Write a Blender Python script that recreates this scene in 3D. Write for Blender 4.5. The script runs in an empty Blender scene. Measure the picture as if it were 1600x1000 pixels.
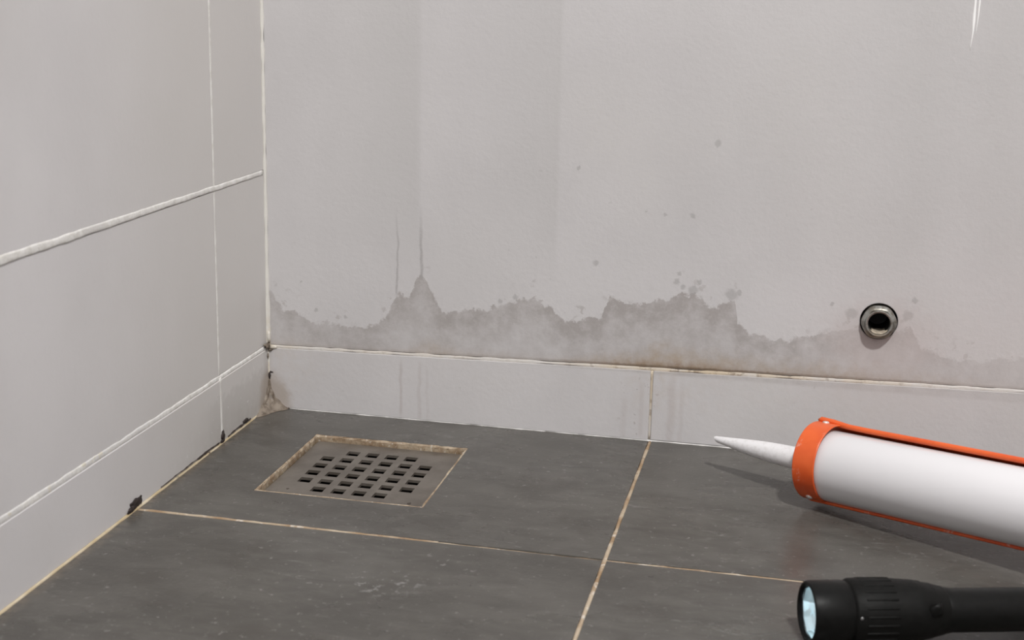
import bpy, bmesh, math, random
from mathutils import Vector, Matrix, noise as mnoise

S = bpy.context.scene
COL = S.collection

# ------------------------------------------------------------------ camera
FPX, PY = 2171.0, 469.3            # focal length and principal row in a 1600x1000 frame
CAM = Vector((.3674, -.8924, .3048))
pitch, yaw, roll = .2308, .2112, .0216
cy, sy, cp, sp = math.cos(yaw), math.sin(yaw), math.cos(pitch), math.sin(pitch)
fwd = Vector((-sy*cp, cy*cp, -sp)); r0 = Vector((cy, sy, 0)); u0 = r0.cross(fwd)
rt = math.cos(roll)*r0 + math.sin(roll)*u0
up = -math.sin(roll)*r0 + math.cos(roll)*u0
cd = bpy.data.cameras.new('camera')
cam = bpy.data.objects.new('camera', cd); COL.objects.link(cam)
M = Matrix((rt, up, -fwd)).transposed().to_4x4(); M.translation = CAM
cam.matrix_world = M
cd.sensor_fit = 'HORIZONTAL'; cd.sensor_width = 36.0
cd.lens = FPX*36.0/1600.0
cd.shift_y = (PY-500.0)/1600.0
cd.clip_start = .02; cd.clip_end = 50
cd.dof.use_dof = True; cd.dof.focus_distance = .87; cd.dof.aperture_fstop = 14
S.camera = cam

# ------------------------------------------------------------------ light
w = bpy.data.worlds.new('World'); S.world = w; w.use_nodes = True
bg = w.node_tree.nodes['Background']
bg.inputs[0].default_value = (.93, .97, 1.0, 1); bg.inputs[1].default_value = .86
ld = bpy.data.lights.new('ceiling_lamp', 'AREA'); ld.shape = 'DISK'; ld.size = .16
ld.energy = 72; ld.color = (1, .985, .965)
lamp = bpy.data.objects.new('ceiling_lamp', ld); COL.objects.link(lamp)
lamp.location = (.90, -1.48, 2.3)
lamp.rotation_euler = (Vector((.35, -.1, 0))-lamp.location).to_track_quat('-Z', 'Y').to_euler()
vs = S.view_settings
S.display_settings.display_device = 'sRGB'
vs.view_transform = 'Standard'; vs.look = 'None'; vs.gamma = 1; vs.use_curve_mapping = False
vs.exposure = -0.40

# ------------------------------------------------------------------ node expression helper
class NX:
    """a socket in a node tree, with arithmetic"""
    def __init__(s, t, sock): s.t, s.s = t, sock
    def _m(s, op, *a, clamp=False):
        n = s.t.nodes.new('ShaderNodeMath'); n.operation = op; n.use_clamp = clamp
        for i, v in enumerate((s,)+a):
            if isinstance(v, NX): s.t.links.new(v.s, n.inputs[i])
            else: n.inputs[i].default_value = v
        return NX(s.t, n.outputs[0])
    def __add__(s, o): return s._m('ADD', o)
    __radd__ = __add__
    def __mul__(s, o): return s._m('MULTIPLY', o)
    __rmul__ = __mul__
    def __sub__(s, o): return s._m('SUBTRACT', o)
    def __rsub__(s, o): return (s*-1.0)+o
    def __truediv__(s, o): return s._m('DIVIDE', o)
    def abs(s): return s._m('ABSOLUTE')
    def sqrt(s): return s._m('SQRT')
    def max(s, o): return s._m('MAXIMUM', o)
    def min(s, o): return s._m('MINIMUM', o)
    def clamp(s): return s._m('ADD', 0.0, clamp=True)
    def step(s, a, b):              # smoothstep a..b -> 0..1 (a may exceed b)
        n = s.t.nodes.new('ShaderNodeMapRange'); n.interpolation_type = 'SMOOTHSTEP'
        inv = a > b
        lo, hi = (b, a) if inv else (a, b)
        s.t.links.new(s.s, n.inputs['Value'])
        n.inputs['From Min'].default_value = lo; n.inputs['From Max'].default_value = hi
        n.inputs['To Min'].default_value = 1.0 if inv else 0.0
        n.inputs['To Max'].default_value = 0.0 if inv else 1.0
        return NX(s.t, n.outputs['Result'])
    def curve(s, pts, x0, x1, y0, y1, vec=True):
        u = (s-x0)*(1.0/(x1-x0))
        n = s.t.nodes.new('ShaderNodeFloatCurve'); c = n.mapping.curves[0]
        P = [((x-x0)/(x1-x0), (y-y0)/(y1-y0)) for x, y in pts]
        while len(c.points) < len(P): c.points.new(.5, .5)
        for p, q in zip(c.points, P):
            p.location = q; p.handle_type = 'VECTOR' if vec else 'AUTO'
        n.mapping.update()
        s.t.links.new(u.s, n.inputs['Value'])
        return NX(s.t, n.outputs[0])*(y1-y0)+y0

class Mat:
    def __init__(s, name):
        s.m = bpy.data.materials.new(name); s.m.use_nodes = True
        s.t = s.m.node_tree; s.b = s.t.nodes['Principled BSDF']
        g = s.t.nodes.new('ShaderNodeNewGeometry'); s.pos = g.outputs['Position']
        tc = s.t.nodes.new('ShaderNodeTexCoord'); s.obj = tc.outputs['Object']
        x = s.t.nodes.new('ShaderNodeSeparateXYZ'); s.t.links.new(s.pos, x.inputs[0])
        s.x, s.y, s.z = (NX(s.t, x.outputs[i]) for i in range(3))
    def vec(s, x, y, z):
        n = s.t.nodes.new('ShaderNodeCombineXYZ')
        for i, v in enumerate((x, y, z)):
            if isinstance(v, NX): s.t.links.new(v.s, n.inputs[i])
            else: n.inputs[i].default_value = v
        return n.outputs[0]
    def noise(s, scale, detail=4, rough=.55, vec=None, dist=0.0):
        n = s.t.nodes.new('ShaderNodeTexNoise'); n.inputs['Scale'].default_value = scale
        n.inputs['Detail'].default_value = detail; n.inputs['Roughness'].default_value = rough
        n.inputs['Distortion'].default_value = dist
        s.t.links.new(vec or s.pos, n.inputs['Vector'])
        return NX(s.t, n.outputs['Fac'])
    def mix(s, a, b, f, mode='MIX'):
        n = s.t.nodes.new('ShaderNodeMix'); n.data_type = 'RGBA'; n.blend_type = mode
        n.clamp_factor = True
        for k, v in ((6, a), (7, b)):
            if isinstance(v, (tuple, list)): n.inputs[k].default_value = (*v[:3], 1)
            else: s.t.links.new(v, n.inputs[k])
        if isinstance(f, NX): s.t.links.new(f.s, n.inputs[0])
        else: n.inputs[0].default_value = f
        return n.outputs[2]
    def set(s, k, v):
        i = s.b.inputs[k]
        if isinstance(v, NX): s.t.links.new(v.s, i)
        elif isinstance(v, bpy.types.NodeSocket): s.t.links.new(v, i)
        elif isinstance(v, tuple): i.default_value = (*v[:3], 1)
        else: i.default_value = v
        return s
    def bump(s, h, strength=.3, dist=.001):
        n = s.t.nodes.new('ShaderNodeBump'); n.inputs['Strength'].default_value = strength
        n.inputs['Distance'].default_value = dist
        s.t.links.new(h.s, n.inputs['Height']); s.t.links.new(n.outputs[0], s.b.inputs['Normal'])
        return s

def simple(name, col, rough=.5, metal=0.0, var=0.0, scale=300, bump=0.0):
    m = Mat(name)
    if var:
        n = m.noise(scale, 4)
        m.set('Base Color', m.mix(tuple(c*(1-var) for c in col), tuple(min(1, c*(1+var)) for c in col), n.step(.3, .7)))
        if bump: m.bump(n, bump, .0006)
    else: m.set('Base Color', col)
    m.set('Roughness', rough).set('Metallic', metal)
    if max(col) < .006: m.set('Specular IOR Level', .14)
    return m.m

# ------------------------------------------------------------------ materials of the room
WALL = (.578, .562, .565)

def wall_base(m, u, k=1.0):
    """cement look of the wall tiles; u = coordinate along the wall"""
    big = m.noise(9, 3, .5, m.vec(u, 0.0, m.z*.7))
    mid = m.noise(30, 4, .55, m.vec(u, 3.0, m.z*.7))
    fine = m.noise(260, 3, .6)
    warm = m.noise(6, 2, .5, m.vec(u, 7.0, m.z))
    c = m.mix(tuple(v*.955*k for v in WALL), tuple(v*1.035*k for v in WALL), (big*.72+mid*.28).step(.32, .68))
    c = m.mix(c, (.575, .558, .545), warm.step(.45, .7)*.45)
    c = m.mix(c, (.50, .485, .48), fine.step(.55, .8)*.12)
    return c, fine, mid

# back wall ------------------------------------------------------
m = Mat('stained_cement_tile'); x, z = m.x, m.z
c, fine, mid = wall_base(m, x)
# faint vertical bands of the tile pattern, plus painted light falloff at right
band = x.curve([(0, 0), (.03, .1), (.085, .75), (.1095, 1), (.1115, .05), (.15, .1), (.185, .6), (.2045, .95), (.2065, .15), (.25, .1), (.33, .45), (.40, .6), (.43, 1), (.455, .75), (.48, 1), (.60, .8)], 0, .6, 0, 1)
wob = m.noise(14, 3, .5)
c = m.mix(c, (.488, .476, .470), band*z.step(.09, .16)*(wob*.7+.4)*.72)
# damp stain rising from the joint
edge = [(0, .091), (.0109, .076), (.0251, .071), (.0392, .0648), (.0789, .0668), (.0882, .0752), (.0945, .090), (.0975, .0925), (.1042, .0905),
        (.1095, .103), (.1118, .106), (.1165, .1015), (.1224, .0905), (.127, .0789), (.1405, .0821), (.1584, .0852), (.1717, .0895), (.1892, .096), (.2024, .0906),
        (.2115, .0806), (.2223, .0823), (.2373, .0856), (.242, .0978), (.2626, .0962), (.2793, .1005), (.2876, .1044), (.2981, .1039), (.3044, .101),
        (.3111, .0944), (.3169, .1005), (.3245, .1030), (.327, .0875), (.3388, .0801), (.3595, .0783), (.3793, .0845), (.3951, .0895), (.41, .092),
        (.4265, .0915), (.4363, .0915), (.4436, .0797), (.4677, .0732), (.4903, .0765), (.5054, .0785), (.62, .078)]
n1 = m.noise(130, 5, .66); n2 = m.noise(420, 3, .6)
top = x.curve(edge, 0, .62, .03, .13)
d = (top-.002)-z+(n1-.5)*.017+(n2-.5)*.006
mask = d.step(-.0008, .0013)
abovejoint = z.step(.046, .0485)
fade = d.curve([(-.1, .9), (0, 1), (.007, .95), (.016, .72), (.03, .55), (.06, .45), (.1, .4)], -.1, .1, 0, 1)
mott = m.noise(75, 5, .68).step(.28, .72)*.75+.45
side = x.curve([(0, .85), (.05, .9), (.10, 1), (.2, .95), (.25, 1.15), (.31, 1.15), (.35, .9), (.42, .7), (.47, .45), (.6, .4)], 0, .6, 0, 1.2)
damp = (mask*fade*mott*side*abovejoint).clamp()
c = m.mix(c, (.372, .345, .335), damp*.95)
# loose blotches along and above the damp edge
blot = m.noise(150, 4, .6, m.vec(x, 5.0, z)).step(.56, .62)*d.step(-.020, -.004)*d.step(.001, -.001)*m.noise(30, 2, .5, m.vec(x, 8.0, z)).step(.46, .60)
c = m.mix(c, (.40, .375, .365), blot*.6)
lt = m.noise(190, 5, .7, m.vec(x, 2.0, z*1.4)).step(.52, .66)*mask*abovejoint
c = m.mix(c, (.56, .54, .53), lt*.28)
# pale rim crust just above the damp edge
crust = d.step(-.0045, -.001)*d.step(.0008, -.0006)*n2.step(.5, .62)
c = m.mix(c, (.66, .645, .64), crust*.35)
# separate dark spots above the edge
spots = [(.2318, .1197, .0022), (.2864, .1104, .0024), (.2975, .1055, .0036), (.3221, .1045, .0045), (.3077, .2024, .0027), (.219, .1824, .0016), (.2882, .1163, .0016),
         (.3006, .1117, .0018), (.1783, .0925, .002), (.2768, .1548, .0013), (.2946, .155, .0019), (.0254, .0931, .0008), (.2642, .1562, .001), (.3861, .1028, .0015),
         (.3987, .0975, .0042), (.4340, .0985, .0038), (.4372, .1086, .002), (.1673, .089, .002), (.036, .0733, .0015), (.058, .07, .0015), (.327, .106, .0022), (.2905, .1075, .002)]
acc = None
wx = x+(n1-.5)*.006; wz = z+(n2-.5)*.005
for (a, b, r) in spots:
    e = ((wx-a)*(wx-a)+(wz-b)*(wz-b)).sqrt().step(r*1.15, r*.55)
    acc = e if acc is None else acc.max(e)
c = m.mix(c, (.375, .365, .362), acc*.62)
# scattered pitting
speck = m.noise(210, 2, .5).step(.70, .76)*m.noise(22, 2, .5).step(.48, .62)*z.step(.235, .19)
c = m.mix(c, (.36, .345, .34), speck*.33)
# thin runs of dried water
for (a, z0, z1, wd, am) in ((.0955, .088, .150, .0007, .75), (.1123, .10, .151, .0011, .8), (.0985, .002, .042, .0011, .55), (.1118, .0, .042, .0013, .35), (.1175, .0, .04, .001, .2),
                            (.2865, .0, .045, .0026, .40), (.2665, .002, .04, .0018, .3), (.255, .0, .03, .002, .25), (.293, .0, .042, .0016, .25)):
    wv = (x-a+(m.noise(60, 2)-.5)*.004).abs().step(wd*1.5, wd*.3)*z.step(z0-.002, z0+.004)*z.step(z1+.004, z1-.03 if z1 > .1 else z1-.006)
    c = m.mix(c, (.36, .345, .345) if z1 > .1 else (.43, .385, .375), wv*am*(n2*.9+.4))
# rust-tan seepage along the joint
tan = x.curve([(0, .25), (.02, .3), (.05, .1), (.10, .2), (.12, .75), (.14, .4), (.2, .15), (.225, .5), (.25, .8), (.272, 1), (.30, 1), (.33, .8), (.37, .55), (.40, .6), (.44, .35), (.5, .12), (.6, .1)], 0, .6, 0, 1)
joint = x*.0195+.0447
up_ = z-joint
hh = x.curve([(0, .006), (.10, .006), (.118, .016), (.14, .008), (.22, .009), (.265, .017), (.277, .026), (.30, .020), (.35, .016), (.41, .018), (.5, .008), (.6, .006)], 0, .6, 0, .03)
tm = (up_/hh+(n1-.5)*1.1).step(1.0, .05)*up_.step(-.001, .0005)
c = m.mix(c, (.385, .305, .23), tm*tan*(m.noise(90, 5, .7).step(.25, .7)*.85+.3)*.9)
rust = (up_+(n1-.5)*.010).step(.0075, .0005)*up_.step(-.001, .0)*x.curve([(0, 0), (.215, .0), (.25, .5), (.27, .9), (.285, 1), (.31, .75), (.345, .3), (.39, .35), (.43, .1), (.6, 0)], 0, .6, 0, 1)
c = m.mix(c, (.24, .165, .105), rust*.85)
crack = (up_+(n2-.5)*.0016).step(.0034, .0022)*up_.step(-.001, .0)*x.curve([(0, .1), (.03, .2), (.10, .12), (.2, .3), (.235, .55), (.27, .95), (.31, 1), (.35, .75), (.40, .4), (.44, .5), (.47, .2), (.6, .1)], 0, .6, 0, 1)
c = m.mix(c, (.15, .105, .07), crack*.85)
# tan bleed on the skirting beneath
bleed = z.step(.0, .04)*z.step(.058, .046)*x.curve([(0, .5), (.02, .45), (.05, .05), (.25, .1), (.267, .5), (.28, .6), (.30, .25), (.34, .15), (.40, .2), (.47, .05), (.6, 0)], 0, .6, 0, 1)
c = m.mix(c, (.50, .43, .37), bleed*n1.step(.3, .7)*.55)
# pitted dots beside the vertical joint of the skirting
pit = m.noise(330, 2, .5).step(.64, .72)*((x-.266).abs().step(.022, .004))*z.step(.047, .04)
c = m.mix(c, (.33, .30, .29), pit*.55)
pk = ((x-.42)*(x-.42)*.5+(z-.083)*(z-.083)).sqrt()+(n1-.5)*.03
c = m.mix(c, (.50, .435, .42), pk.step(.034, .012)*.32)
# brown sump corner
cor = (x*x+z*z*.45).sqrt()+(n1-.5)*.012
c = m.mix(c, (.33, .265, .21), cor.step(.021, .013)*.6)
m.set('Base Color', c).set('Roughness', (mid*.22+.30)-damp*.05).set('Specular IOR Level', .45)
m.bump(fine*.5+n1*.5-mask*.15, .22, .0008)
BACKTILE = m.m

# left wall ------------------------------------------------------
m = Mat('brightened_cement_tile'); y, z = m.y, m.z
c, fine, mid = wall_base(m, y, 1.13)  # same tile, colour raised to make up for weak light on this wall
c = m.mix(c, (.59, .565, .535), y.step(-.30, -.08)*.6)
n1 = m.noise(120, 4, .6)
low = z.step(.03, .002)*y.step(-.20, -.03)
c = m.mix(c, (.43, .405, .375), (low*(n1.step(.25, .7)*.6+.3)).clamp()*.75)
dk = (z+(n1-.5)*.02).step(.034, .028)*y.step(-.125, -.075)
c = m.mix(c, (.45, .43, .41), dk*.45)
crn = (y+(n1-.5)*.01).step(-.016, -.002)*z.step(.095, .07)
c = m.mix(c, (.44, .42, .40), crn*.5)
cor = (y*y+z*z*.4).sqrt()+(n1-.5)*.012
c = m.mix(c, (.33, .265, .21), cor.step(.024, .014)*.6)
chip = m.noise(300, 2, .5).step(.70, .74)*z.step(.05, .035)*y.step(-.18, -.10)
c = m.mix(c, (.78, .77, .76), chip*.6)
m.set('Base Color', c).set('Roughness', mid*.22+.28).set('Specular IOR Level', .45)
m.bump(fine*.5+n1*.5, .18, .0008)
LEFTTILE = m.m

# floor ----------------------------------------------------------
m = Mat('dark_stone_tile'); x, y = m.x, m.y
v = m.vec(x*.55, y*1.3, 0.0)
big = m.noise(16, 4, .55, v); st = m.noise(70, 5, .62, v, .6); fine = m.noise(520, 3, .6); mic = m.noise(160, 4, .65)
c = m.mix((.064, .0595, .053), (.100, .094, .0845), (big*.5+st*.5).step(.34, .66))
c = m.mix(c, (.060, .054, .047), m.noise(26, 3, .5, m.vec(x, y, 4.0)).step(.52, .72)*.55)
sm = m.noise(95, 5, .65, m.vec(x*.45, y*1.6, 2.0), 1.2).step(.60, .70)*m.noise(13, 2, .5, m.vec(x, y, 9.0)).step(.47, .62)
c = m.mix(c, (.19, .185, .175), sm*.5)
c = m.mix(c, (.25, .24, .23), m.noise(300, 3, .6).step(.58, .68)*mic.step(.46, .62)*.5)
# dried splash marks on the front tile
sp1 = ((x-.170)*(x-.170)*.6+(y+.262)*(y+.262)).sqrt()+(mic-.5)*.02
c = m.mix(c, (.25, .245, .235), sp1.step(.022, .012)*mic.step(.54, .64)*.55)
cor = (x*x*.5+y*y).sqrt()+(mic-.5)*.01
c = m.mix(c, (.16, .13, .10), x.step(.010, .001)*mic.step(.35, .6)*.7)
wet = m.noise(11, 3, .5, m.vec(x, y, 1.0)).step(.35, .65)
m.set('Base Color', c).set('Roughness', (0.34-wet*.13)+(st-.5)*.14).set('Specular IOR Level', .34)
m.bump(fine*.35+mic*.5+st*.5, .30, .0008)
FLOORTILE = m.m

# grouts ---------------------------------------------------------
m = Mat('tan_floor_grout')
n = m.noise(140, 4, .6); n2 = m.noise(45, 3, .5); n3 = m.noise(600, 2)
c = m.mix((.30, .20, .115), (.44, .36, .265), n2.step(.35, .62)); c = m.mix(c, (.66, .61, .54), n.step(.56, .66)*.7)
c = m.mix(c, (.20, .13, .085), n.step(.42, .33)*.6)
m.set('Base Color', c).set('Roughness', .75).bump(n3, .5, .0005); FGROUT = m.m

m = Mat('pale_wall_grout')
n = m.noise(160, 4, .6)
c = m.mix((.64, .62, .585), (.75, .735, .71), n.step(.35, .6)); c = m.mix(c, (.60, .58, .56), m.noise(28, 4, .6).step(.5, .66)*.7)
m.set('Base Color', c).set('Roughness', .7).bump(m.noise(500, 2), .5, .0005); WGROUT = m.m

m = Mat('stained_skirting_grout'); x = m.x
n = m.noise(170, 4, .6); n2 = m.noise(40, 3)
tn = x.curve([(0, .5), (.03, .25), (.1, .3), (.2, .1), (.235, .6), (.30, 1), (.36, .7), (.42, .5), (.46, .12), (.6, .05)], 0, .6, 0, 1)
c = m.mix((.60, .58, .56), (.55, .455, .33), (tn*(n2.step(.25, .6))).clamp())
c = m.mix(c, (.22, .16, .11), (tn*n.step(.52, .64)).clamp()*.75)
m.set('Base Color', c).set('Roughness', .7).bump(m.noise(500, 2), .5, .0005); SGROUT = m.m

m = Mat('yellowed_sealant')
n = m.noise(130, 4, .6); n2 = m.noise(35, 3)
c = m.mix((.44, .345, .20), (.58, .50, .37), n2.step(.35, .65)); c = m.mix(c, (.09, .065, .05), n.step(.60, .68)*m.y.step(-.26, -.20)*.9)
m.set('Base Color', c).set('Roughness', .5).bump(n, .4, .0006); SEAL = m.m

m = Mat('cream_corner_sealant'); z = m.z
n = m.noise(190, 4, .6)
c = m.mix((.70, .68, .635), (.62, .55, .44), ((z.step(.085, .03))*n.step(.3, .6)).clamp())
c = m.mix(c, (.20, .14, .10), z.step(.06, .03)*n.step(.55, .64)*.85)
m.set('Base Color', c).set('Roughness', .5).bump(n, .4, .0006); CSEAL = m.m

m = Mat('brown_sealant_patch')
n = m.noise(160, 4, .65); n2 = m.noise(420, 3)
c = m.mix((.10, .075, .055), (.235, .195, .155), n.step(.35, .65)); c = m.mix(c, (.09, .06, .045), n2.step(.6, .7)*.6)
m.set('Base Color', c).set('Roughness', .55).bump(n, .6, .001); PATCH = m.m

m = Mat('chalky_left_grout'); y = m.y
n = m.noise(160, 4, .6); n2 = m.noise(60, 4, .65)
c = m.mix((.62, .60, .565), (.76, .745, .72), n.step(.35, .6)); c = m.mix(c, (.62, .605, .595), (y.step(-.13, -.21)*n2.step(.62, .45)).clamp()*.9)
c = m.mix(c, (.60, .545, .42), y.step(-.16, -.23)*n.step(.56, .66)*.6)
m.set('Base Color', c).set('Roughness', .7).bump(m.noise(500, 2), .5, .0005); LGROUT = m.m

MOLD = simple('black_mould', (.028, .019, .017), .7, 0, .5, 500, .6)
WHITEGROUT = simple('white_floor_edge_grout', (.72, .71, .69), .65, 0, .1, 300, .4)

# ------------------------------------------------------------------ mesh helpers
def link(name, me, mat, parent=None, smooth=False):
    if mat: me.materials.append(mat)
    o = bpy.data.objects.new(name, me); COL.objects.link(o)
    if parent: o.parent = parent
    if smooth:
        for p in me.polygons: p.use_smooth = True
    return o
def from_bm(name, bm, mat, parent=None, smooth=False):
    bmesh.ops.recalc_face_normals(bm, faces=bm.faces)
    me = bpy.data.meshes.new(name); bm.to_mesh(me); bm.free()
    return link(name, me, mat, parent, smooth)
def autosmooth(o, deg=35):
    me = o.data
    for p in me.polygons: p.use_smooth = True
    bm = bmesh.new(); bm.from_mesh(me)
    for e in bm.edges:
        if len(e.link_faces) == 2 and e.calc_face_angle(0) > math.radians(deg): e.smooth = False
    bm.to_mesh(me); bm.free()
def empty(name, loc=(0, 0, 0), rot=(0, 0, 0)):
    o = bpy.data.objects.new(name, None); COL.objects.link(o)
    o.location = loc; o.rotation_euler = rot; o.empty_display_size = .02
    return o
def tag(o, label=None, cat=None, group=None, kind=None):
    if label: o['label'] = label
    if cat: o['category'] = cat
    if group: o['group'] = group
    if kind: o['kind'] = kind
    return o

def slab(name, to3, outer, holes, thick, mat, parent, bev=.0005):
    """flat piece: outer polygon (2D) with holes; to3(u, v, depth) maps to the room, depth 0 = face"""
    bm = bmesh.new(); edges = []; loops = [outer]+holes
    for li, lp in enumerate(loops):
        vsx = [bm.verts.new(to3(u, v, 0)) for u, v in lp]
        for i in range(len(vsx)): edges.append(bm.edges.new((vsx[i], vsx[(i+1) % len(vsx)])))
    bmesh.ops.triangle_fill(bm, edges=edges, use_beauty=True)
    if bev:                            # chamfered arris: rim pulled back, face inset
        cx = sum(p[0] for p in outer)/len(outer); cyy = sum(p[1] for p in outer)/len(outer)
    rim = [e for e in bm.edges if len(e.link_faces) == 1]
    r = bmesh.ops.extrude_edge_only(bm, edges=rim)
    nv = [g for g in r['geom'] if isinstance(g, bmesh.types.BMVert)]
    base = Vector(to3(0, 0, 0)); back = Vector(to3(0, 0, thick))-base
    for q in nv: q.co += back
    o = from_bm(name, bm, mat, parent)
    if bev:
        md = o.modifiers.new('Bevel', 'BEVEL'); md.width = bev; md.segments = 2; md.limit_method = 'ANGLE'; md.angle_limit = math.radians(40)
    return o

def box(bm, a, b):
    v = [bm.verts.new((x, y, z)) for x in (a[0], b[0]) for y in (a[1], b[1]) for z in (a[2], b[2])]
    for f in ((0, 1, 3, 2), (4, 6, 7, 5), (0, 4, 5, 1), (2, 3, 7, 6), (0, 2, 6, 4), (1, 5, 7, 3)):
        bm.faces.new([v[i] for i in f])

def bead(name, pts, nrm, width, height, mat, parent, seed=0, jw=.25, jo=.05, step=.003, wfun=None):
    """irregular half-round ribbon of grout or sealant along a polyline; nrm points out of the surface"""
    rnd = random.Random(seed); nrm = Vector(nrm).normalized()
    P = []
    for a, b in zip(pts[:-1], pts[1:]):
        a, b = Vector(a), Vector(b); k = max(2, int((b-a).length/step))
        P += [a.lerp(b, i/k) for i in range(k)]
    P.append(Vector(pts[-1]))
    bm = bmesh.new(); rows = []
    prof = [(-.5, -.4), (-.46, .45), (-.22, .92), (.05, 1.0), (.28, .9), (.46, .4), (.5, -.4)]
    for i, p in enumerate(P):
        t = (P[min(i+1, len(P)-1)]-P[max(i-1, 0)]).normalized(); s = nrm.cross(t).normalized()
        ww = width*(1+jw*2*mnoise.noise(p*90+Vector((seed, 0, 0)))+jw*.35*rnd.uniform(-1, 1))
        if wfun: ww *= wfun(p)
        off = width*jo*2*mnoise.noise(p*60+Vector((0, seed, 5)))
        hh = height*(1+.25*mnoise.noise(p*150+Vector((0, 3, seed))))
        rows.append([bm.verts.new(p+s*(u*ww+off)+nrm*(v*hh if v > 0 else v*max(height, .0015))) for u, v in prof])
    for a, b in zip(rows[:-1], rows[1:]):
        for j in range(len(prof)-1): bm.faces.new((a[j], a[j+1], b[j+1], b[j]))
    bm.faces.new(rows[0]); bm.faces.new(rows[-1][::-1])
    return from_bm(name, bm, mat, parent, True)

def blob(name, c, size, mat, parent, seed, sub=2):
    bm = bmesh.new(); bmesh.ops.create_icosphere(bm, subdivisions=sub, radius=1)
    for v in bm.verts:
        k = 1+.55*mnoise.noise(v.co*1.7+Vector((seed*3.1, 0, 0)))+.4*mnoise.noise(v.co*3.7+Vector((0, seed, 0)))
        v.co = Vector((v.co.x*size[0]*k, v.co.y*size[1]*k, v.co.z*size[2]*k))+Vector(c)
    return from_bm(name, bm, mat, parent, True)

def lathe(name, prof, mat, parent, segs=64, zc=0.0, rfun=None, deg=35, flip=False):
    """surface of revolution about the local X axis at height zc; prof = [(x, r), ...]"""
    bm = bmesh.new(); rows = []
    for (xx, r) in prof:
        if r <= 1e-7: rows.append([bm.verts.new((xx, 0, zc))]); continue
        rows.append([bm.verts.new((xx, -math.cos(2*math.pi*i/segs)*(r*(rfun(i) if rfun else 1)), zc+math.sin(2*math.pi*i/segs)*(r*(rfun(i) if rfun else 1)))) for i in range(segs)])
    for a, b in zip(rows[:-1], rows[1:]):
        for i in range(segs):
            j = (i+1) % segs
            if len(a) == 1 and len(b) == 1: continue
            if len(a) == 1: bm.faces.new((a[0], b[i], b[j]))
            elif len(b) == 1: bm.faces.new((a[i], b[0], a[j]))
            else: bm.faces.new((a[i], b[i], b[j], a[j]))
    o = from_bm(name, bm, mat, parent); autosmooth(o, deg); return o

# ------------------------------------------------------------------ room
DX0, DX1, DY0, DY1 = .0538, .1590, -.1568, -.0490          # drain opening
GX, GY = .2735, -.2030                                      # floor joints
T = .009
RIGHT, FRONT, HIGH = 1.80, -2.30, 2.45
# floor
bm = bmesh.new()
for (a, b) in (((-.02, DY1, 0), (RIGHT, .02, 0)), ((-.02, FRONT, 0), (RIGHT, DY0, 0)), ((-.02, DY0, 0), (DX0, DY1, 0)), ((DX1, DY0, 0), (RIGHT, DY1, 0))):
    box(bm, (a[0], a[1], -.05), (b[0], b[1], -.0012))
floor = from_bm('floor', bm, FGROUT)
tag(floor, 'wet dark grey stone tile floor with tan grout joints', 'floor', kind='structure')
fl3 = lambda u, v, d: (u, v, -d)
g = .0011
xs = [(.0, GX-g), (GX+g, .87), (.872, 1.47), (1.472, RIGHT)]
ys = [(GY+g, -.0004), (-.80, GY-g), (-1.40, -.802), (FRONT, -1.402)]
rect = lambda a, b, c_, d: [(a, c_), (b, c_), (b, d), (a, d)]
for i, (xa, xb) in enumerate(xs):
    for j, (ya, yb) in enumerate(ys):
        holes = [rect(DX0, DX1, DY0, DY1)] if (i, j) == (0, 0) else []
        slab('floor_tile', fl3, rect(xa+(.0012 if i == 0 else 0), xb, ya, yb), holes, T if holes else .006, FLOORTILE, floor, .0004)
bead('grout_joint', [(.001, GY+.001, -.0012), (.10, GY+.0005, -.0012), (.181, GY, -.0012)], (0, 0, 1), .0021, .0013, FGROUT, floor, 1, .18)
bead('grout_joint', [(.181, GY, -.0013), (GX-.001, GY-.0006, -.0013)], (0, 0, 1), .0016, .0009, FGROUT, floor, 2, .3)
bead('grout_joint', [(GX+.001, GY-.0006, -.0012), (.6, GY, -.0012)], (0, 0, 1), .0021, .0012, FGROUT, floor, 3, .2)
bead('grout_joint', [(GX, -.001, -.0012), (GX, -.8, -.0012)], (0, 0, 1), .0027, .0013, FGROUT, floor, 4, .2)
bead('edge_grout', [(.016, -.0003, -.0004), (1.2, -.0003, -.0004)], (0, -.4, 1), .0016, .0011, WHITEGROUT, floor, 5, .5)
bead('sealant_bead', [(.0006, -.012, 0), (.0009, -.2, 0), (.0006, -1.0, 0)], (1, 0, .9), .0022, .0009, SEAL, floor, 6, .2)

# back wall
bm = bmesh.new(); 
bw = bmesh.new(); box(bw, (-.02, .030, -.05), (RIGHT, .06, HIGH))
box(bw, (-.02, .0012, -.05), (.40, .03, HIGH)); box(bw, (.434, .0012, -.05), (RIGHT, .03, HIGH))
box(bw, (.40, .0012, -.05), (.434, .03, .076)); box(bw, (.40, .0012, .110), (.434, .03, HIGH))
wall_back = from_bm('wall_back', bw, WGROUT)
tag(wall_back, 'back shower wall of large pale grey tiles with a damp stain', 'wall', kind='structure')
bk3 = lambda u, v, d: (u, d, v)
bs3 = lambda u, v, d: (u, d-.0012, v)                       # skirting stands a little proud
zj = lambda x: .0447+.0195*x                                # joint above the skirting
PX, PZ = .4160, .0935
hole = [(PX+.0118*math.cos(2*math.pi*i/40), PZ+.0118*math.sin(2*math.pi*i/40)) for i in range(40)]
slab('wall_tile', bk3, [(.0012, zj(0)+.0012), (.90, zj(.9)+.0012), (.90, .65), (.0012, .65)], [hole], .008, BACKTILE, wall_back)
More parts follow.
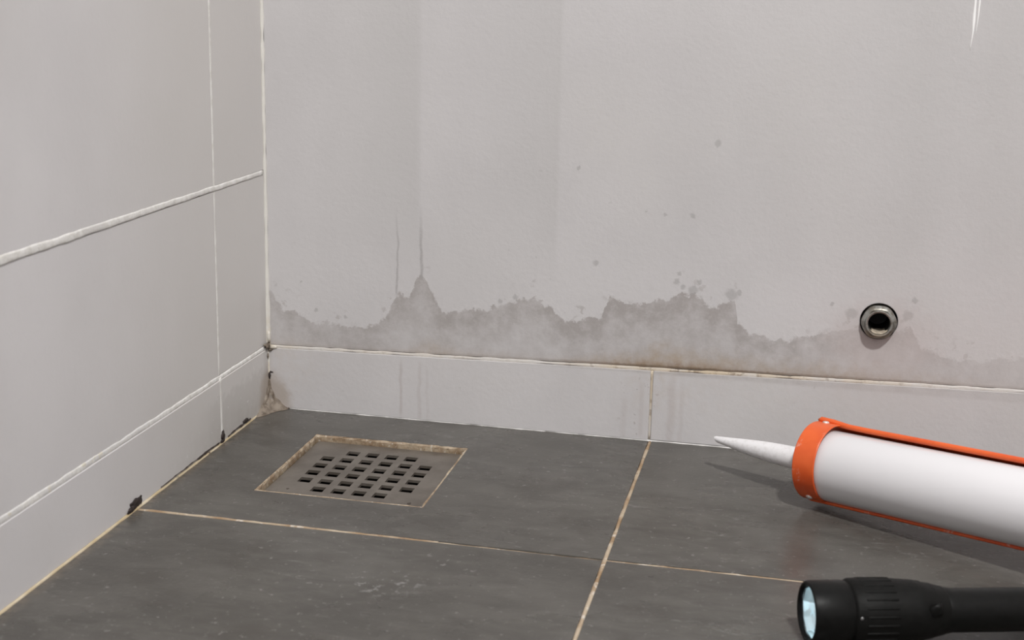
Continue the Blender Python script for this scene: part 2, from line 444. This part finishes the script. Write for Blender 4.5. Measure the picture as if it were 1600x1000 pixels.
for (xa, xb) in ((.0012, .90), (.902, 1.50), (1.502, RIGHT)):
    for (za, zb) in ((.05, .65), (.652, 1.25), (1.252, 1.85), (1.852, HIGH)):
        if xa < .5 and za < .5: continue
        if za < .5: za = zj(xa)+.0012
        slab('wall_tile', bk3, rect(xa, xb, za, zb), [], .008, BACKTILE, wall_back)
SX = .2728
for (xa, xb) in ((.0012, SX-.0008), (SX+.0008, .87), (.872, 1.47), (1.472, RIGHT)):
    slab('skirting_tile', bs3, [(xa, .0006), (xb, .0006), (xb, zj(xb)-.001), (xa, zj(xa)-.001)], [], .008, BACKTILE, wall_back, .0007)
bead('grout_joint', [(.002, 0, zj(0)), (.27, .0003, zj(.27)), (.6, 0, zj(.6)), (1.2, 0, zj(1.2))], (0, -1, .1), .0023, .0004, SGROUT, wall_back, 11, .3)
bead('grout_joint', [(SX, -.0004, .001), (SX, -.0004, zj(SX)-.001)], (0, -1, 0), .0018, -.0001, SGROUT, wall_back, 12, .2)

# left wall
lw = bmesh.new(); box(lw, (-.06, FRONT, -.05), (-.0012, .02, HIGH))
wall_left = from_bm('wall_left', lw, WGROUT)
tag(wall_left, 'left shower wall of pale grey tiles with white grout joints', 'wall', kind='structure')
lf3 = lambda u, v, d: (-d, u, v)
LY, LZ0, LZ1 = -.0826, .0446, .1686
cols = [(LY+.0009, -.0012), (-.68, LY-.0009), (-1.28, -.682), (-1.88, -1.282), (FRONT, -1.882)]
rows_ = [(LZ0+.0016, LZ1-.0016), (LZ1+.0016, .77), (.772, 1.37), (1.372, 1.97), (1.972, HIGH)]
for (ya, yb) in cols:
    for (za, zb) in rows_:
        slab('wall_tile', lf3, rect(ya, yb, za, zb), [], .008, LEFTTILE, wall_left)
    slab('skirting_tile', lambda u, v, d: (.0008-d, u, v), rect(ya, yb, .0006, LZ0-.0014), [], .008, LEFTTILE, wall_left, .0007)
wf = lambda p: 1.0+max(0, min(1, (-p.y-.05)/.3))*.55
bead('grout_joint', [(.0, -.003, LZ1), (0, -.17, LZ1+.0006), (0, -1.0, LZ1+.001)], (1, 0, .05), .0034, .0004, WGROUT, wall_left, 21, .09, wfun=wf)
bead('grout_joint', [(.0, -.003, LZ0), (0, -.2, LZ0), (0, -1.0, LZ0+.0005)], (1, 0, .05), .0031, .0005, LGROUT, wall_left, 22, .16, wfun=wf)
bead('grout_joint', [(-.0002, LY, LZ0), (-.0002, LY+.0008, .30), (-.0002, LY, .77)], (1, 0, 0), .0028, .0003, WGROUT, wall_left, 23, .08)
bead('grout_joint', [(.0005, LY+.0005, .002), (.0005, LY, LZ0)], (1, 0, 0), .0036, .0005, WGROUT, wall_left, 24, .1)
wfc = lambda p: 1.0+max(0, min(1, (.12-p.z)/.06))*.75
bead('corner_sealant', [(.0006, -.0006, .016), (.0006, -.0006, .12), (.0004, -.0004, .9)], (1, -1, 0), .0026, .0010, CSEAL, wall_left, 25, .28, wfun=wfc)

# two unseen walls added behind and beside the camera to cut low-angle light
for nm, a, b, lab in (('added_wall_right', (RIGHT, FRONT-.06, -.05), (RIGHT+.06, .06, HIGH), 'plain pale wall on the right, unseen, added to dim low light'), ('added_wall_front', (-.06, FRONT-.06, -.05), (RIGHT, FRONT, HIGH), 'plain pale wall behind the viewer, unseen, added to dim low light')):
    bm = bmesh.new(); box(bm, a, b); tag(from_bm(nm, bm, LEFTTILE), lab, 'wall', kind='structure')
# lump of old brown sealant in the floor corner
bm = bmesh.new(); N = 22; grid = []
for i in range(N+1):
    row = []
    for j in range(N+1):
        a, b = i/N, j/N                                     # a across the corner (left wall to back wall), b from rim to floor
        ang = a*math.pi/2
        rr = (.0008+.0105*b**2.0)*(1-.30*math.sin(ang*2))
        px_ = rr*math.sin(ang)*1.35+.0006; py_ = -rr*math.cos(ang)*2.6-.0006
        zz = .0225*(1-b)**1.25
        k = mnoise.noise(Vector((a*5, b*5, 2)))*.0012*(.3+b)
        row.append(bm.verts.new((px_+max(k, -.0004), py_-max(k, -.0004), max(zz+k*.6*(1-b), .00025))))
    grid.append(row)
for i in range(N):
    for j in range(N): bm.faces.new((grid[i][j], grid[i+1][j], grid[i+1][j+1], grid[i][j+1]))
o = from_bm('sealant_patch', bm, PATCH, wall_back, True); o['label'] = 'brown stained lump of old sealant'
# lumps at the joint crossing of the corner
for k, (c_, s_) in enumerate([((.0015, -.004, .046), (.0012, .004, .0022)), ((.004, -.0012, .0445), (.0035, .0010, .0016)), ((.0014, -.0014, .052), (.0014, .0014, .004))]):
    blob('sealant_crumb', c_, s_, PATCH if k == 0 else CSEAL, wall_back, 30+k)
# black mould where the left skirting meets the floor
spots = [((.0010, -.0815, .0045), (.0008, .0028, .0042)), ((.0012, -.0835, .0015), (.0009, .0030, .0014)), ((.0012, -.2030, .0038), (.0009, .0075, .0036)),
         ((.0014, -.2100, .0022), (.0009, .0055, .0018)), ((.0013, -.045, .0035), (.0007, .006, .0022))]
for k, (c_, s_) in enumerate(spots): blob('mould_spot', c_, (s_[0]*.7, s_[1]*(.85 if k < 4 else .62), s_[2]*(.9 if k < 4 else .62)), MOLD, wall_left, 40+k, 3)
for k, (c_, s_) in enumerate([((.0014, -.0014, .0235), (.0009, .0009, .0026)), ((.0030, -.0009, .0260), (.0014, .0005, .0010)), ((.0024, -.0016, .0425), (.0016, .0006, .0010)), ((.0012, -.0030, .0385), (.0006, .0012, .0018)),
                              ((.0012, -.0085, .0475), (.0005, .0014, .0009))]):
    blob('mould_spot' if k < 2 else 'sealant_crumb', c_, s_, MOLD if k < 2 else PATCH, wall_back, 70+k)
for k, (ya, yb, wd) in enumerate(((-.088, -.172, .0018), (-.036, -.074, .0013))):
    bead('mould_line', [(.0012, ya, .0021), (.0012, (ya+yb)/2, .0023), (.0012, yb, .0020)], (1, 0, .3), wd*.62, .0003, MOLD, wall_left, 60+k, .5, .3, .0012, wfun=lambda p: max(.12, .75+1.3*mnoise.noise(p*170)))
# white strips standing in for a bright wall reflection near the upper right
GLARE = simple('white_glare', (.93, .93, .92), .18)
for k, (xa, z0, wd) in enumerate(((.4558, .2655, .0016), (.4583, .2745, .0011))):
    o = bead('glare_streak', [(xa, .0004, z0), (xa+.0006, .0002, z0+.012), (xa+.0009, .0002, .34)], (0, -1, 0), wd, .0005, GLARE, wall_back, 80+k, .18, .2, wfun=lambda p, z0=z0: min(1, .15+(p.z-z0)/.02))

# ------------------------------------------------------------------ floor drain
m = Mat('worn_steel_grate')
n = m.noise(60, 4, .6); n2 = m.noise(260, 4, .6); n3 = m.noise(24, 3)
c = m.mix((.115, .098, .082), (.18, .160, .138), n.step(.3, .7)); c = m.mix(c, (.09, .072, .056), n2.step(.60, .72)*.5); c = m.mix(c, (.10, .085, .07), n3.step(.5, .68)*.5)
m.set('Base Color', c).set('Metallic', .3).set('Roughness', n*.25+.24).bump(n2, .2, .0005); STEEL = m.m
m = Mat('rusty_drain_rim')
n = m.noise(110, 4, .6); n2 = m.noise(420, 3)
c = m.mix((.24, .165, .10), (.42, .34, .245), n.step(.35, .65)); c = m.mix(c, (.12, .08, .05), n2.step(.58, .7)*.6); c = m.mix(c, (.66, .63, .57), n2.step(.42, .34)*.5)
m.set('Base Color', c).set('Roughness', .55).bump(n2, .6, .0008); RIM = m.m
PIT = simple('dark_drain_pit', (.0058, .0045, .0035), .6)
dr = empty('floor_drain', ((DX0+DX1)/2, (DY0+DY1)/2, -.0035))
tag(dr, 'square rusty steel floor drain with grid of square holes', 'floor drain')
hx, hy = (DX1-DX0)/2, (DY1-DY0)/2
GZ = -.0002                                                    # grate top, local (recessed 3.7 mm under the tiles)
def ring(name, ax, ay, bx_, by_, z0, z1, mat, jit=0, seed=0):
    """square frame between half sizes a (outer) and b (inner)"""
    bm = bmesh.new(); rnd = random.Random(seed); K = 24
    def loop(x_, y_, z_, j):
        out = []
        for (p, q) in (((-1, -1), (1, -1)), ((1, -1), (1, 1)), ((1, 1), (-1, 1)), ((-1, 1), (-1, -1))):
            for k in range(K):
                t = k/K; f = rnd.uniform(-j, j)
                out.append(bm.verts.new(((p[0]+(q[0]-p[0])*t)*(x_+f), (p[1]+(q[1]-p[1])*t)*(y_+f), z_+rnd.uniform(-j, j)*.5)))
        return out
    L = [loop(ax, ay, z0, 0), loop(ax, ay, z1-.0004, jit*.3), loop(ax-.0006, ay-.0006, z1, jit), loop(bx_+.0004, by_+.0004, z1-.0002, jit), loop(bx_, by_, z1-.0012, jit), loop(bx_, by_, z0, 0)]
    n_ = len(L[0])
    for a, b in zip(L, L[1:]+L[:1]):
        for i in range(n_): bm.faces.new((a[i], a[(i+1) % n_], b[(i+1) % n_], b[i]))
    return from_bm(name, bm, mat, dr, False)
ring('rim', hx+.0001, hy+.0001, hx-.0014, hy-.0014, -.02, .0036, RIM, .00035, 5)
pl = .0500; ply = .0512
pitchh, hs = .0131, .0040
hl = []
for i in range(6):
    for j in range(6):
        if i in (0, 5) and j in (0, 5): continue
        cx_, cy_ = (i-2.5)*pitchh, (j-2.5)*pitchh*1.02
        hl.append([(cx_-hs, cy_-hs), (cx_+hs, cy_-hs), (cx_+hs, cy_+hs), (cx_-hs, cy_+hs)])
def rrect(a, b, r, n_=5):
    out = []
    for (sx, sy_, t0) in ((1, -1, -90), (1, 1, 0), (-1, 1, 90), (-1, -1, 180)):
        for k in range(n_+1):
            t = math.radians(t0+90*k/n_); out.append((sx*(a-r)+r*math.cos(t), sy_*(b-r)+r*math.sin(t)))
    return out
slab('grate', lambda u, v, d: (u, v, GZ-d), rrect(pl, ply, .0025), hl, .0018, STEEL, dr, .0003)
bm = bmesh.new()
for (a, b) in (((-hx, -hy, -.095), (-hx+.003, hy, -.004)), ((hx-.003, -hy, -.095), (hx, hy, -.004)), ((-hx, -hy, -.095), (hx, -hy+.003, -.004)), ((-hx, hy-.003, -.095), (hx, hy, -.004)), ((-hx, -hy, -.098), (hx, hy, -.095))):
    box(bm, a, b)
from_bm('sump', bm, PIT, dr)
STAIN = simple('dark_rust_speck', (.06, .045, .035), .6)
for k, (u, v, r) in enumerate(((-.0385, -.0455, .0016), (-.0375, -.0375, .0012), (.0405, -.0415, .0017))):
    blob('rust_speck', (u, v, GZ), (r, r, .0002), STAIN, dr, 90+k, 1)

# ------------------------------------------------------------------ water pipe stub
m = Mat('tarnished_chrome'); n = m.noise(220, 4, .6); n2 = m.noise(90, 3)
c = m.mix((.33, .33, .31), (.16, .145, .12), n.step(.4, .65)); c = m.mix(c, (.33, .26, .18), m.z.step(PZ-.002, PZ-.010)*n2.step(.3, .6)*.8)
m.set('Base Color', c).set('Metallic', .6).set('Roughness', n*.3+.22).bump(n, .4, .0006); CHROME = m.m
LIME = simple('tan_limescale', (.50, .43, .34), .35, 0, .3, 500, .6)
DARK = simple('black_pipe_bore', (.012, .012, .011), .6)
ps = empty('pipe_stub', (PX, 0, PZ), (0, 0, math.pi/2))      # local +X points into the wall
tag(ps, 'short tarnished metal pipe stub sticking out of the back wall', 'pipe')
hexr = lambda i: 1+.045*abs(math.cos(3*2*math.pi*i/96))**3
lathe('collar', [(.020, .0104), (-.0020, .0104), (-.0026, .0107), (-.0038, .0104), (-.0050, .0094), (-.0054, .0086)], CHROME, ps, 96, rfun=hexr)
lathe('nipple', [(-.0048, .0088), (-.0066, .0086), (-.0073, .0080), (-.0071, .0072), (-.0062, .0068), (.0, .0066), (.024, .0066)], CHROME, ps, 64)
lathe('bore', [(-.0040, .00655), (.020, .00645), (.021, 0)], DARK, ps, 48)
bm = bmesh.new()                                             # lime lying in the bottom of the bore
rows2 = []
for i in range(9):
    xx = -.0068+i*.0016
    rows2.append([bm.verts.new((xx, math.sin(t)*.0069, -math.cos(t)*.0069*(1-.10*math.cos(t)*(1 if i else .3))+.0004*mnoise.noise(Vector((i*.7, t*3, 1))))) for t in [math.radians(-52+104*k/12) for k in range(13)]])
for a, b in zip(rows2[:-1], rows2[1:]):
    for k in range(12): bm.faces.new((a[k], a[k+1], b[k+1], b[k]))
from_bm('lime_crust', bm, LIME, ps, True)

# ------------------------------------------------------------------ sealant cartridge held in the caulking gun
YAW, PIT_ = math.radians(-31), math.radians(3.75)
GB = (.3820, -.0857, 0); ZC = .0247; RT = .0210
rotg = (0, -PIT_, YAW)
m = Mat('white_plastic'); m.set('Base Color', (.70, .69, .705)).set('Roughness', .13).set('Subsurface Weight', .0); WHITE = m.m
m = Mat('matt_white_nozzle'); n = m.noise(400, 3)
m.set('Base Color', m.mix((.76, .75, .76), (.68, .665, .665), n.step(.45, .7))).set('Roughness', .5).bump(n, .2, .0005); NOZ = m.m
ct = empty('sealant_cartridge', GB, rotg)
tag(ct, 'blank white sealant cartridge lying in the orange gun', 'cartridge')
lathe('tube', [(.004, .0070), (.0035, .0190), (.0042, .0203), (.0060, RT), (.2090, RT), (.2100, RT-.0004), (.2100, RT-.0012), (.205, RT-.0012), (.2045, 0)], WHITE, ct, 96, ZC)
bm = bmesh.new(); segs = 40; rows3 = []
npf = [(.0060, .0085), (.0020, .0085), (-.0005, .0078), (-.004, .0071), (-.012, .0068), (-.022, .0065), (-.032, .0060), (-.042, .0052), (-.053, .0040), (-.063, .0027), (-.0695, .0020), (-.0705, .0016)]
for (xx, r) in npf:
    lift = .0012*max(0, -xx/.066)**1.5
    rows3.append([bm.verts.new((xx-(.0012*math.sin(2*math.pi*i/segs) if xx < -.06 else 0), -math.cos(2*math.pi*i/segs)*r, ZC+lift+math.sin(2*math.pi*i/segs)*r)) for i in range(segs)])
for a, b in zip(rows3[:-1], rows3[1:]):
    for i in range(segs): bm.faces.new((a[i], b[i], b[(i+1) % segs], a[(i+1) % segs]))
# hollow tip
inner = [bm.verts.new((v.co.x+.004, v.co.y*.75, (v.co.z-ZC-.0012)*.75+ZC+.0012)) for v in rows3[-1]]
for i in range(segs): bm.faces.new((rows3[-1][i], inner[i], inner[(i+1) % segs], rows3[-1][(i+1) % segs]))
bm.faces.new(inner)
o = from_bm('nozzle', bm, NOZ, ct); autosmooth(o, 50)

# ------------------------------------------------------------------ orange caulking gun
m = Mat('orange_enamel'); n = m.noise(170, 4, .65); n2 = m.noise(40, 3)
c = m.mix((.62, .080, .015), (.72, .118, .024), n2.step(.35, .65)); c = m.mix(c, (.66, .42, .34), m.noise(120, 5, .7).step(.60, .68)*.55)
m.set('Base Color', c).set('Roughness', n*.25+.22).bump(n, .25, .0006); ORANGE = m.m
m = Mat('bare_scratched_strap'); n = m.noise(330, 4, .65)
m.set('Base Color', m.mix((.58, .42, .36), (.74, .72, .71), n.step(.4, .6))).set('Roughness', .3).set('Metallic', .3); RIVET = m.m
GREYM = simple('grey_steel_rod', (.35, .35, .35), .35, .8, .1)
gun = empty('caulking_gun', GB, rotg)
tag(gun, 'orange half-barrel caulking gun gripping the white cartridge', 'caulking gun')
OFF = .0014; oy, oz = -OFF*math.cos(math.radians(110)), OFF*math.sin(math.radians(110))
def pol(R, th, xx):
    t = math.radians(th); return (xx, -R*math.cos(t)+oy, ZC+oz+R*math.sin(t))
def arc_shell(name, R0, R1, t0, t1, x0, x1, mat, n_=48, parent=gun, bevel=0, xs_=None):
    bm = bmesh.new(); xl = xs_ or [x0, x1]
    A = []
    for k in range(n_+1):
        t = t0+(t1-t0)*k/n_
        A.append([[bm.verts.new(pol(R, t, xx)) for xx in xl] for R in (R0, R1)])
    L = len(xl)
    for a, b in zip(A[:-1], A[1:]):
        for q in range(L-1):
            bm.faces.new((a[0][q], a[0][q+1], b[0][q+1], b[0][q])); bm.faces.new((a[1][q], b[1][q], b[1][q+1], a[1][q+1]))
        bm.faces.new((a[0][0], b[0][0], b[1][0], a[1][0])); bm.faces.new((a[0][-1], a[1][-1], b[1][-1], b[0][-1]))
    for e in (A[0], A[-1]):
        for q in range(L-1): bm.faces.new((e[0][q], e[0][q+1], e[1][q+1], e[1][q]))
    o = from_bm(name, bm, mat, parent); autosmooth(o, 40)
    if bevel:
        md = o.modifiers.new('Bevel', 'BEVEL'); md.width = bevel; md.segments = 2; md.limit_method = 'ANGLE'
    return o
def rod(name, pts, r, mat, parent, segs=14):
    bm = bmesh.new(); rows = []
    P = [Vector(p) for p in pts]
    for i, p in enumerate(P):
        t = (P[min(i+1, len(P)-1)]-P[max(i-1, 0)]).normalized()
        s = t.cross(Vector((.3, .2, 1))).normalized(); u = s.cross(t)
        k = .6 if i in (0, len(P)-1) else 1
        rows.append([bm.verts.new(p+(s*math.cos(2*math.pi*j/segs)+u*math.sin(2*math.pi*j/segs))*r*k) for j in range(segs)])
    for a, b in zip(rows[:-1], rows[1:]):
        for j in range(segs): bm.faces.new((a[j], a[(j+1) % segs], b[(j+1) % segs], b[j]))
    bm.faces.new(rows[0]); bm.faces.new(rows[-1][::-1])
    return from_bm(name, bm, mat, parent, True)
arc_shell('barrel', .0217, .0228, 113, 289, .002, .216, ORANGE, 56)
rod('barrel_edge', [pol(.0236, 108, -.0015), pol(.0246, 109, .0), pol(.0243, 110, .008), pol(.0231, 110, .018), pol(.0229, 110, .03), pol(.0229, 110, .10), pol(.0229, 110, .214), pol(.0229, 110, .216)], .00165, ORANGE, gun)
rod('barrel_edge', [pol(.0229, -71, .001), pol(.0231, -71, .003), pol(.0231, -71, .10), pol(.0231, -71, .214), pol(.0231, -71, .216)], .0011, ORANGE, gun)
arc_shell('front_strap', .0222, .0233, -72, 108, -.0010, .0135, ORANGE, 56, bevel=.0005)
def rivet(th, xx, r, mat):
    bm = bmesh.new(); C0 = Vector(pol(.0232, th, xx)); nrm = (C0-Vector((xx, oy, ZC+oz))).normalized()
    s = Vector((1, 0, 0)); u = nrm.cross(s); rows = []
    for (rr, h) in ((r, 0), (r*.95, .0005), (r*.6, .0010)):
        rows.append([bm.verts.new(C0+(s*math.cos(2*math.pi*j/20)+u*math.sin(2*math.pi*j/20))*rr+nrm*h) for j in range(20)])
    for a, b in zip(rows[:-1], rows[1:]):
        for j in range(20): bm.faces.new((a[j], a[(j+1) % 20], b[(j+1) % 20], b[j]))
    bm.faces.new(rows[-1]); return from_bm('rivet', bm, mat, gun, True)
rivet(-50, .0062, .0021, RIVET); rivet(101, .0050, .0021, RIVET)
lathe('rear_plate', [(.216, .0), (.216, .0230), (.2175, .0230), (.2175, 0)], ORANGE, gun, 48, ZC+oz)
rod('plunger_rod', [(.2055, 0, ZC), (.208, 0, ZC), (.36, 0, ZC), (.362, 0, ZC)], .0040, GREYM, gun)
bm = bmesh.new(); box(bm, (.218, -.007, ZC-.010), (.262, .016, ZC+.010)); o = from_bm('trigger_housing', bm, ORANGE, gun)
md = o.modifiers.new('Bevel', 'BEVEL'); md.width = .003; md.segments = 3
rod('handle', [(.250, .012, ZC), (.256, .03, ZC-.006), (.262, .06, ZC-.017), (.268, .10, -.0075), (.268, .105, -.0085)], .0085, ORANGE, gun)
rod('trigger', [(.226, .012, ZC), (.224, .03, ZC-.005), (.232, .055, ZC-.013), (.242, .085, ZC-.024), (.243, .088, ZC-.025)], .0055, ORANGE, gun)

# ------------------------------------------------------------------ flashlight
BLACK = simple('black_anodised_metal', (.0045, .0045, .0042), .42, 0, .25, 300, .15)
RUB = simple('black_rubber', (.004, .004, .0036), .55, 0, .3, 400, .2)
m = Mat('lit_reflector'); m.set('Base Color', (.75, .85, .88)).set('Metallic', 1.0).set('Roughness', .10).set('Emission Color', (.60, .80, .87)).set('Emission Strength', .42); REFL = m.m
m = Mat('lit_led'); m.set('Base Color', (1, 1, 1)).set('Emission Color', (.82, .95, 1)).set('Emission Strength', 34.0); LED = m.m
m = Mat('lens_glass'); m.set('Base Color', (.92, .98, 1)).set('Roughness', .02).set('Transmission Weight', 1.0).set('IOR', 1.3); GLASS = m.m
ZF = .0157
ft = empty('flashlight', (.3790, -.2735, 0), (0, math.radians(.9), math.radians(18.5)))
tag(ft, 'black flashlight with glowing lens lying on the front floor tile', 'flashlight')
lathe('bezel', [(.0022, .0122), (.0004, .0128), (0, .0136), (.0004, .0145), (.0016, .0149), (.0170, .0149), (.0178, .0144), (.0196, .0143)], BLACK, ft, 72, ZF)
lathe('reflector', [(.0030, .0124), (.0060, .0108), (.0095, .0078), (.0125, .0040), (.0130, .0026)], REFL, ft, 10, ZF, deg=5)
lathe('led', [(.0070, 0), (.0074, .0012), (.0085, .0022), (.0100, .0028), (.0130, .0028)], LED, ft, 24, ZF)
lathe('lens', [(.0022, 0), (.0022, .0124), (.0028, .0124), (.0028, 0)], GLASS, ft, 48, ZF, deg=20)
head = lathe('head', [(.0190, .0140), (.0196, .0150), (.0206, .0157), (.0330, .0157), (.0400, .0155), (.0500, .0147), (.0550, .0141), (.0556, .0136), (.0600, .0130), (.0606, .0126), (.0660, .0114), (.0668, .0108)], RUB, ft, 72, ZF)
for k in range(24):                                          # moulded grip ribs on the head
    t = 2*math.pi*k/24
    R = 0.0155; a = Vector((.0245, -math.cos(t)*R, ZF+math.sin(t)*R)); b = Vector((.0400, -math.cos(t)*R*.995, ZF+math.sin(t)*R*.995))
    if a.z < .0006: continue
    rod('grip_rib', [a, a+Vector((.0006, 0, 0)), b-Vector((.0006, 0, 0)), b], .0006, RUB, head, 8)
lathe('barrel', [(.0660, .0106), (.0680, .0109), (.0700, .0104), (.1330, .0104), (.1340, .0100)], BLACK, ft, 64, ZF)
lathe('tail_cap', [(.1335, .0102), (.1345, .0122), (.1360, .0128), (.1560, .0128), (.1580, .0118), (.1582, 0)], BLACK, ft, 64, ZF)
for k, (xx, th, r) in enumerate(((.0580, 24, .0038), (.0215, 14, .0008))):
    t = math.radians(th); R = .0134 if k == 0 else .0157
    blob('switch_button' if k == 0 else 'indicator', (xx, -math.cos(t)*R, ZF+math.sin(t)*R), (r, r*.35, r), GREYM if k else BLACK, ft, 95+k*7, 2)
